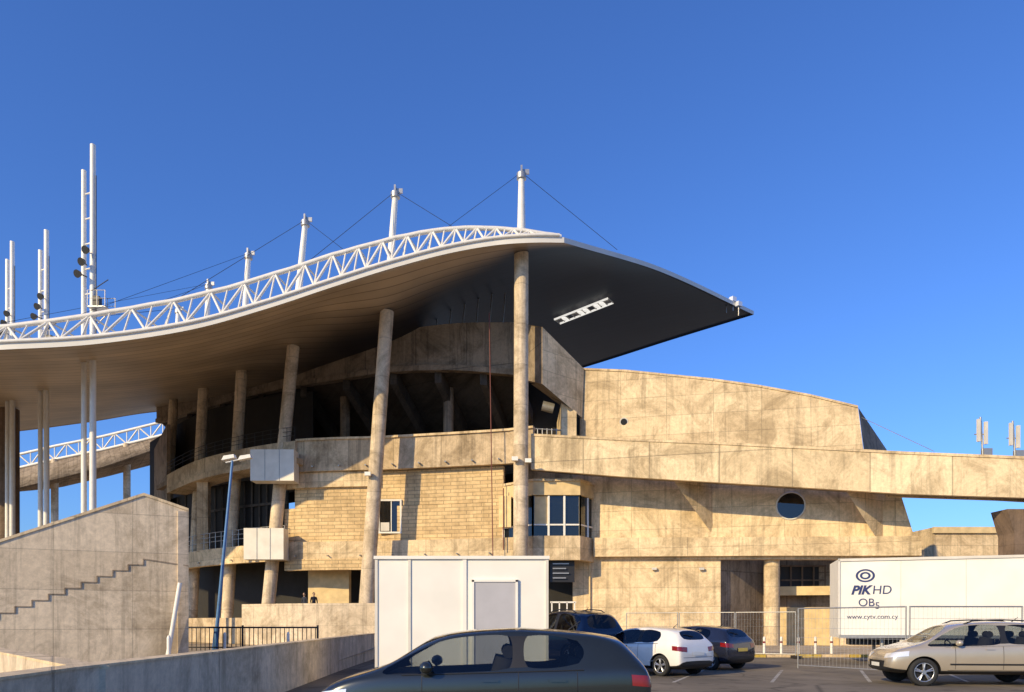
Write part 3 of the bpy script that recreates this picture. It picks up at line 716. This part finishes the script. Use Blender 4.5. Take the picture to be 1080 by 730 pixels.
# ---------------------------------------------------------------- cars
def paint(name,col,metal=.4,rough=.25):
    return simple(name,col,rough,metal,.04,3,1.0)
def car(name,loc,heading,L,W,H,paintcol,kind='hatch',metal=.4,platekey='plate'):
    key='paint_'+str(len(M)); M[key]=paint(key,paintcol,metal)
    root=empty(name,loc); root.rotation_euler=(0,0,heading)
    if kind=='hatch':
        T=[(-2.05,.38,.70,.60,.64,.62),(-2.01,.27,.80,.90,.95,.66),(-1.93,.22,.84,.99,1.08,.64),(-1.66,.20,.85,1.01,1.36,.59),(-1.25,.19,.86,.99,1.43,.60),(-.47,.18,.865,.96,1.475,.61),(-.37,.18,.865,.955,1.475,.61),(.30,.18,.865,.93,1.44,.60),(.62,.18,.86,.92,1.36,.585),(1.22,.19,.85,.91,.985,.68),(1.65,.20,.83,.84,.89,.70),(1.93,.24,.77,.70,.76,.64),(2.05,.32,.64,.54,.59,.52)]
        base=(4.1,1.73,1.475)
    else:
        T=[(-2.30,.42,.74,.66,.70,.66),(-2.27,.36,.86,1.0,1.06,.72),(-2.20,.32,.90,1.08,1.17,.70),(-1.98,.30,.92,1.10,1.56,.64),(-1.50,.28,.925,1.09,1.65,.65),(-.52,.28,.93,1.06,1.69,.66),(-.42,.28,.93,1.055,1.69,.66),(.38,.28,.93,1.03,1.66,.65),(.68,.28,.92,1.02,1.57,.63),(1.38,.29,.91,1.02,1.10,.74),(1.85,.30,.89,.96,1.02,.76),(2.18,.34,.82,.82,.88,.68),(2.30,.40,.70,.62,.68,.56)]
        base=(4.6,1.86,1.69)
    sx,sy,sz=L/base[0],W/base[1],H/base[2]
    vs=[];fs=[];ms=[]
    def sec(r):
        x,zb,w,be,to,wr=r; g=to-be
        rgt=[(0,zb),(w*.82,zb),(w*.96,zb+.10),(w,zb+(be-zb)*.5),(w*.985,be-.06),(w*.945,be)]
        if g<.1: rgt+=[(wr+(w*.94-wr)*.35,be+g*.55),(wr*.86,be+g*.85),(0,to)]
        else: rgt+=[(wr,to-.075),(wr*.86,to-.02),(0,to)]
        full=rgt+[(-y,z) for y,z in rgt[1:-1][::-1]]
        return [(x,y,z) for y,z in full]
    n=16
    for r in T: vs+=sec(r)
    ns=len(T)
    for i in range(ns-1):
        for j in range(n):
            a=i*n+j;b=i*n+(j+1)%n
            fs.append((a,a+n,b+n,b))
            jj=j if j<8 else 15-j
            m=0
            if jj in (0,1): m=2
            if jj==5 and 3<i<8 and i!=5: m=1
            if jj==5 and i==8: m=1
            if jj==5 and i==5: m=2
            if jj==5 and i==3 and kind!='hatch': m=1
            if jj==7 and i in (8,2): m=1
            ms.append(m)
    for st_,flip in ((0,0),((ns-1)*n,1)):
        for j in range(0,8):
            a=st_+j;b=st_+j+1;c=st_+(n-j-1)%n;d=st_+(n-j)%n
            if j==0: f=(st_,st_+1,st_+15)
            elif j==7: f=(st_+7,st_+8,st_+9)
            else: f=(a,b,c,d)
            fs.append(f if not flip else f[::-1]); ms.append(2 if j<=1 else 0)
    vs=[(x*sx,y*sy,z*sz) for x,y,z in vs]
    me=bpy.data.meshes.new('cage'); me.from_pydata(vs,[],fs)
    for k in (key,'carglass','black'): me.materials.append(M[k])
    me.polygons.foreach_set('material_index',ms); me.update()
    bm=bmesh.new(); bm.from_mesh(me); bmesh.ops.recalc_face_normals(bm,faces=bm.faces)
    cl=bm.edges.layers.float.get('crease_edge') or bm.edges.layers.float.new('crease_edge')
    for e in bm.edges:
        mi_={f.material_index for f in e.link_faces}
        if len(mi_)>1 and 1 in mi_: e[cl]=.75
        elif len(mi_)>1: e[cl]=.3
    bm.to_mesh(me); bm.free()
    o=bpy.data.objects.new('tmp',me); scene.collection.objects.link(o)
    sb=o.modifiers.new('s','SUBSURF'); sb.levels=3
    rw_=.315*sz if kind=='hatch' else .36*sz
    wx=[-L*.312,L*.318]
    cutm=MB()
    for x in wx:
        for sgn in (-1,1): cutm.tube((x,sgn*W*.30,rw_),(x,sgn*W*.62,rw_),rw_+.055,'black',n=40)
    co=cutm.obj('cut'); bo=o.modifiers.new('b','BOOLEAN'); bo.object=co; bo.operation='DIFFERENCE'; bo.solver='EXACT'
    try: bo.material_mode='TRANSFER'
    except Exception: pass
    dg=bpy.context.evaluated_depsgraph_get(); ev=o.evaluated_get(dg)
    nm=bpy.data.meshes.new_from_object(ev,depsgraph=dg)
    body=bpy.data.objects.new('body',nm); scene.collection.objects.link(body); body.parent=root
    nm.polygons.foreach_set('use_smooth',[True]*len(nm.polygons))
    try: nm.set_sharp_from_angle(angle=math.radians(35))
    except Exception: pass
    bvh=BVHTree.FromPolygons([v.co.copy() for v in nm.vertices],[tuple(p.vertices) for p in nm.polygons])
    bpy.data.objects.remove(o); bpy.data.objects.remove(co)
    dm=MB()
    def decal(q,dirv,mat,nx=8,ny=4,off=.006):
        dirv=Vector(dirv).normalized(); pts=[]
        for j in range(ny+1):
            for i in range(nx+1):
                a=Vector(q[0]).lerp(Vector(q[1]),i/nx); b=Vector(q[3]).lerp(Vector(q[2]),i/nx); p=a.lerp(b,j/ny)
                h=bvh.ray_cast(p-dirv*1.5,dirv)
                pts.append(None if h[0] is None else h[0]-dirv*off)
        fs=[]
        for j in range(ny):
            for i in range(nx):
                a=j*(nx+1)+i; f=(a,a+1,a+nx+2,a+nx+1)
                if all(pts[k] is not None for k in f): fs.append(f)
        pts=[p if p is not None else Vector((0,0,.5)) for p in pts]
        dm.add(pts,fs,mat,True)
    def X(v): return v*sx
    def Z(v): return v*sz
    hb= .0 if kind=='hatch' else .12
    b0=base[0]/2
    for sg in (-1,1):
        d=(0,-sg,0)
        def sq(x0,z0,x1,z1,mat,nx=6,ny=4,off=.006):
            decal([(X(x0),0,Z(z0)),(X(x1),0,Z(z0)),(X(x1),0,Z(z1)),(X(x0),0,Z(z1))],d,mat,nx,ny,off)
        zs0=.32+hb; zs1=.94+hb*.8
        for x in (-1.12 if kind=='hatch' else -1.3,-.42,.72): sq(x-.005,zs0,x+.005,zs1,'black',1,10,.004)
        sq(-.95,.285+hb,.9,.297+hb,'black',20,1,.004)
        sq(-1.0,.43+hb,.85,.47+hb,'black' if kind=='suv' else key,20,2,.012)
        for x in (-.98,-.18) if kind=='hatch' else (-1.1,-.2):
            sq(x,.83+hb,x+.2,.862+hb,key,4,2,.03)
        # bright waistline moulding below the side glass
        pv=None
        for k in range(17):
            x=X(-1.2+k*.135); h_=bvh.ray_cast(Vector((x,sg*3,Z((.965 if kind=='hatch' else 1.065)-k*.0035))),Vector((0,-sg,0)))[0]
            if h_ is not None:
                h_=h_+Vector((0,sg*.004,0))
                if pv is not None: dm.tube(pv,h_,.008,'black' if kind=='hatch' else 'steel',n=5,cap=False)
                pv=h_
        mx=.66; yy=sg*(W/2*.98); c=Vector((X(mx),yy+sg*.05,Z(1.0+hb)))
        vsn=[];fsn=[]
        for a_ in range(7):
            th=math.pi*a_/6
            for b_ in range(12):
                ph=2*math.pi*b_/12; vsn.append(c+Vector((math.cos(th)*.085,math.sin(th)*math.cos(ph)*.115,math.sin(th)*math.sin(ph)*.08)))
        for a_ in range(6):
            for b_ in range(12): fsn.append((a_*12+b_,a_*12+(b_+1)%12,(a_+1)*12+(b_+1)%12,(a_+1)*12+b_))
        dm.add(vsn,fsn,key,True); dm.tube(c,c-Vector((0,sg*.12,.06)),.025,'black',n=8)
        yb=sg*W/2
        dd=Vector((1,-sg*.9,0)); zl=.80+hb
        decal([(-b0*sx+.02,yb*.56,Z(zl-.07)),(-b0*sx+.24,yb*1.02,Z(zl-.02)),(-b0*sx+.24,yb*1.02,Z(zl+.11)),(-b0*sx+.02,yb*.56,Z(zl+.07))],dd,'red',10,5,.008)
        dd=Vector((-1,-sg*.9,0)); zl=.62+hb*1.3
        decal([(b0*sx-.02,yb*.5,Z(zl-.07)),(b0*sx-.42,yb*.98,Z(zl-.0)),(b0*sx-.42,yb*.98,Z(zl+.13)),(b0*sx-.02,yb*.5,Z(zl+.05))],dd,'lamp',10,5,.008)
    decal([(-b0*sx,-.26,Z(.62+hb)),(-b0*sx,.26,Z(.62+hb)),(-b0*sx,.26,Z(.73+hb)),(-b0*sx,-.26,Z(.73+hb))],(1,0,0),platekey,6,2,.02)
    decal([(-b0*sx,-.6*sy,Z(.36+hb)),(-b0*sx,.6*sy,Z(.36+hb)),(-b0*sx,.55*sy,Z(.46+hb)),(-b0*sx,-.55*sy,Z(.46+hb))],(1,0,0),'black',8,2,.006)
    decal([(-b0*sx,-.66*sy,Z(.565+hb)),(-b0*sx,.66*sy,Z(.565+hb)),(-b0*sx,.66*sy,Z(.575+hb)),(-b0*sx,-.66*sy,Z(.575+hb))],(1,0,0),'black',8,1,.004)
    decal([(b0*sx,-.45*sy,Z(.36+hb)),(b0*sx,.45*sy,Z(.36+hb)),(b0*sx,.5*sy,Z(.52+hb)),(b0*sx,-.5*sy,Z(.52+hb))],(-1,0,0),'black',8,2,.008)
    decal([(b0*sx,-.26,Z(.36+hb)),(b0*sx,.26,Z(.36+hb)),(b0*sx,.26,Z(.46+hb)),(b0*sx,-.26,Z(.46+hb))],(-1,0,0),platekey,6,2,.025)
    a_=bvh.ray_cast(Vector((X(-1.85),.0,3)),Vector((0,0,-1)))[0]
    b_=bvh.ray_cast(Vector((X(-1.78),.35,3)),Vector((0,0,-1)))[0]
    if a_ and b_: dm.tube(a_+Vector((-.01,0,.015)),b_+Vector((-.01,0,.015)),.012,'black',n=5)
    if kind!='hatch':
        for sg in (-1,1):
            prev=None
            for k in range(9):
                x=X(-1.4+k*.22); h=bvh.ray_cast(Vector((x,sg*W*.30,4)),Vector((0,0,-1)))[0]
                if h is None: continue
                q=h+Vector((0,0,.06 if 0<k<8 else .0))
                if prev: dm.tube(prev,q,.018,'black',n=6)
                prev=q
    h=bvh.ray_cast(Vector((X(-1.1),0,4)),Vector((0,0,-1)))[0]
    dm.tube(h,h+Vector((-.16,0,.12)),.012,'black',.006,n=6)
    dm.obj('trim',root)
    wm=MB()
    for x in wx:
        for sg in (-1,1):
            yo=sg*(W/2-.035); yi=sg*(W/2-.23); prof=[(yi,rw_*.6),(yi,rw_*.93),(yi+sg*.03,rw_),(yo-sg*.03,rw_),(yo,rw_*.93),(yo,rw_*.70),(yo-sg*.02,rw_*.67)]
            n2=36; vv=[]
            for (yy,rr) in prof:
                for k in range(n2): a=2*math.pi*k/n2; vv.append((x+rr*math.cos(a),yy,rw_+rr*math.sin(a)))
            ff=[(p*n2+k,p*n2+(k+1)%n2,(p+1)*n2+(k+1)%n2,(p+1)*n2+k) for p in range(len(prof)-1) for k in range(n2)]
            wm.add(vv,ff,'rubber',True)
            wm.tube((x,yo-sg*.10,rw_),(x,yo-sg*.11,rw_),rw_*.66,'black',n=28)
            ro_=rw_*.67
            for k in range(28):
                a=2*math.pi*k/28;b=2*math.pi*(k+1)/28
                wm.tube((x+ro_*math.cos(a),yo-sg*.02,rw_+ro_*math.sin(a)),(x+ro_*math.cos(b),yo-sg*.02,rw_+ro_*math.sin(b)),.016,'rim',n=6,cap=False)
            for k in range(5):
                for dl in (-.13,.13):
                    a=2*math.pi*k/5+.3; wm.tube((x+.04*math.cos(a),yo-sg*.035,rw_+.04*math.sin(a)),(x+ro_*math.cos(a+dl),yo-sg*.025,rw_+ro_*math.sin(a+dl)),.026,'rim',.018,n=6)
            wm.tube((x,yo-sg*.01,rw_),(x,yo-sg*.08,rw_),.055,'rim',n=14)
    wm.obj('wheels',root)
    im=MB()
    for y_ in (-.36,.36):
        for x_ in (.05,-.85):
            im.box((X(x_),y_*sy,Z(.52+hb)),(.5,.48,.16),'seat')
            a=Vector((X(x_-.24),y_*sy,Z(.6+hb))); im.tube(a,a+Vector((-.12,0,.5)),.2,'seat',.16,n=10)
            b=a+Vector((-.13,0,.56)); im.tube(b+Vector((0,-.11,.03)),b+Vector((0,.11,.03)),.085,'seat',n=10)
    im.box((X(.98),0,Z(.82+hb)),(.4,1.3*sy,.2),'seat')
    cc=Vector((X(.62),.36*sy,Z(.88+hb)))
    f_=lambda t:cc+Vector((math.sin(t)*.06,math.cos(t)*.18,math.sin(t)*.17))
    for k in range(20):
        a=2*math.pi*k/20;b=2*math.pi*(k+1)/20
        im.tube(f_(a),f_(b),.016,'black',n=5,cap=False)
    im.tube(cc,cc+Vector((.25,0,-.08)),.03,'black',n=6)
    im.obj('interior',root)
    return root
car('parked_hatchback_car',(XY(508,9.3).x,9.9,0),math.pi+.03,4.25,1.76,1.54,(.022,.026,.023),'hatch',.3)
car('parked_suv',(11.75,19.1,0),math.pi-.10,4.5,1.86,1.63,(.50,.43,.33),'suv',.4)
car('parked_hatchback_car',(XY(683,23.0).x,23.2,0),math.radians(180-52),4.0,1.72,1.47,(.78,.76,.72),'hatch',0)
car('parked_hatchback_car',(XY(737,25.5).x,25.9,0),math.radians(180-52),3.8,1.68,1.50,(.018,.022,.042),'hatch',.3,'plate_y')
car('parked_suv',(XY(602,24.6).x,25.2,0),math.radians(180-62),4.2,1.85,2.0,(.014,.022,.045),'suv',.3)
# ---------------------------------------------------------------- people
def person(loc,heading,h):
    root=empty('person',loc); root.rotation_euler=(0,0,heading)
    J={'pel':(0,0,.93,.13,.10),'waist':(0,0,1.08,.125,.09),'chest':(0,0,1.30,.16,.11),'neck':(0,0,1.47,.055,.055),'headb':(0,.01,1.55,.05,.05),
       'shl':(-.18,0,1.42,.06,.06),'ell':(-.24,.02,1.14,.045,.045),'wrl':(-.22,.12,.90,.032,.032),'shr':(.18,0,1.42,.06,.06),'elr':(.24,.0,1.14,.045,.045),'wrr':(.24,.1,.9,.032,.032),
       'hl':(-.09,0,.88,.085,.085),'kl':(-.10,.03,.49,.06,.06),'al':(-.10,-.02,.09,.045,.045),'fl':(-.11,.14,.03,.04,.03),'hr':(.09,0,.88,.085,.085),'kr':(.11,.0,.49,.06,.06),'ar':(.12,-.05,.09,.045,.045),'fr':(.13,.10,.03,.04,.03)}
    E=[('pel','waist'),('waist','chest'),('chest','neck'),('neck','headb'),('chest','shl'),('shl','ell'),('ell','wrl'),('chest','shr'),('shr','elr'),('elr','wrr'),('pel','hl'),('hl','kl'),('kl','al'),('al','fl'),('pel','hr'),('hr','kr'),('kr','ar'),('ar','fr')]
    k=h/1.74; nm=list(J); me=bpy.data.meshes.new('p'); me.from_pydata([tuple(c*k for c in J[n][:3]) for n in nm],[(nm.index(a),nm.index(b)) for a,b in E],[])
    o=bpy.data.objects.new('tmp',me); scene.collection.objects.link(o); o.modifiers.new('s','SKIN'); o.modifiers.new('u','SUBSURF').levels=2
    for i,n in enumerate(nm): me.skin_vertices[0].data[i].radius=(J[n][3]*k,J[n][4]*k)
    me.skin_vertices[0].data[0].use_root=True
    dg=bpy.context.evaluated_depsgraph_get(); m2=bpy.data.meshes.new_from_object(o.evaluated_get(dg)); bpy.data.objects.remove(o)
    m2.materials.clear()
    for q in ('cloth1','cloth2','skin','black'): m2.materials.append(M[q])
    for p in m2.polygons:
        z=p.center.z/k; x=abs(p.center.x)/k; p.material_index=2 if z>1.48 or (z<.93 and x>.19) else (0 if z>.95 else (1 if z>.1 else 3)); p.use_smooth=True
    b=bpy.data.objects.new('body',m2); scene.collection.objects.link(b); b.parent=root
    hm=MB()
    for (mat,c,r,lo) in (('skin',(0,.015,1.64),(.075,.095,.115),0),('hair',(0,-.012,1.665),(.083,.1,.108),1)):
        vs=[];fs=[]
        for a in range(13):
            th=math.pi*a/12
            for bb in range(18):
                ph=2*math.pi*bb/18; vs.append(tuple(k*(c[i]+r[i]*q) for i,q in enumerate((math.sin(th)*math.cos(ph),math.sin(th)*math.sin(ph),math.cos(th)))))
        for a in range(12):
            for bb in range(18):
                if lo and a>6 : continue
                if lo and a>3 and 2<bb<7: continue
                fs.append((a*18+bb,a*18+(bb+1)%18,(a+1)*18+(bb+1)%18,(a+1)*18+bb))
        hm.add(vs,fs,mat,True)
    hm.tube((0,.1*k,1.64*k),(0,.125*k,1.615*k),.012,'skin',.016,n=6)
    for sg in (-1,1):
        hm.tube((sg*.03,.10*k,1.655*k),(sg*.03,.112*k,1.655*k),.009,'black',n=6)
        w=Vector((sg*.23*k,.11*k,.9*k))
        hm.box(w+Vector((0,.0,-.045)),(.03,.07,.08),'skin')
        for q in range(4): hm.tube(w+Vector((0,-.028+q*.018,-.08)),w+Vector((-.005*sg,-.02+q*.018,-.15+abs(q-1.5)*.008)),.009,'skin',.007,n=6)
        hm.tube(w+Vector((0,.03,-.03)),w+Vector((0,.06,-.09)),.01,'skin',.008,n=6)
    hm.obj('head_and_hands',root)
for u,D,hh,hd in ((321,51.5,1.72,2.6),(331,52,1.76,-2.4)):
    p=XY(u,D); person((p.x,p.y,1.9),hd,hh)
# ---------------------------------------------------------------- sky, sun, camera
el=math.radians(24); tx,ty=.70,.714
sun=bpy.data.lights.new('sun','SUN'); sun.energy=5.0; sun.angle=math.radians(.5); sun.color=(1,.775,.42)
so=bpy.data.objects.new('sun',sun); scene.collection.objects.link(so)
l=math.hypot(tx,ty); dirv=Vector((tx/l*math.cos(el),ty/l*math.cos(el),-math.sin(el)))
so.rotation_euler=dirv.to_track_quat('-Z','Y').to_euler()
w=bpy.data.worlds.new('World'); scene.world=w; w.use_nodes=True; nt=w.node_tree
bg=nt.nodes['Background']; sk=nt.nodes.new('ShaderNodeTexSky'); sk.sky_type='NISHITA'; sk.sun_disc=False
sk.sun_elevation=el; sk.sun_rotation=math.atan2(-tx,-ty); sk.altitude=50; sk.air_density=1.15; sk.dust_density=.8; sk.ozone_density=2.0
mu=nt.nodes.new('ShaderNodeVectorMath'); mu.operation='MULTIPLY'; mu.inputs[1].default_value=(.50,.84,1.55)
nt.links.new(sk.outputs[0],mu.inputs[0]); nt.links.new(mu.outputs[0],bg.inputs[0]); bg.inputs[1].default_value=.13
cam=bpy.data.cameras.new('camera'); co=bpy.data.objects.new('camera',cam); scene.collection.objects.link(co)
co.location=(0,0,EYE); co.rotation_euler=(math.pi/2,0,0); cam.sensor_width=36; cam.lens=26; cam.shift_y=(HZ-365)/1080; cam.clip_end=5000; cam.clip_start=.1
scene.camera=co
scene.view_settings.view_transform='Standard'; scene.view_settings.look='None'; scene.view_settings.exposure=0
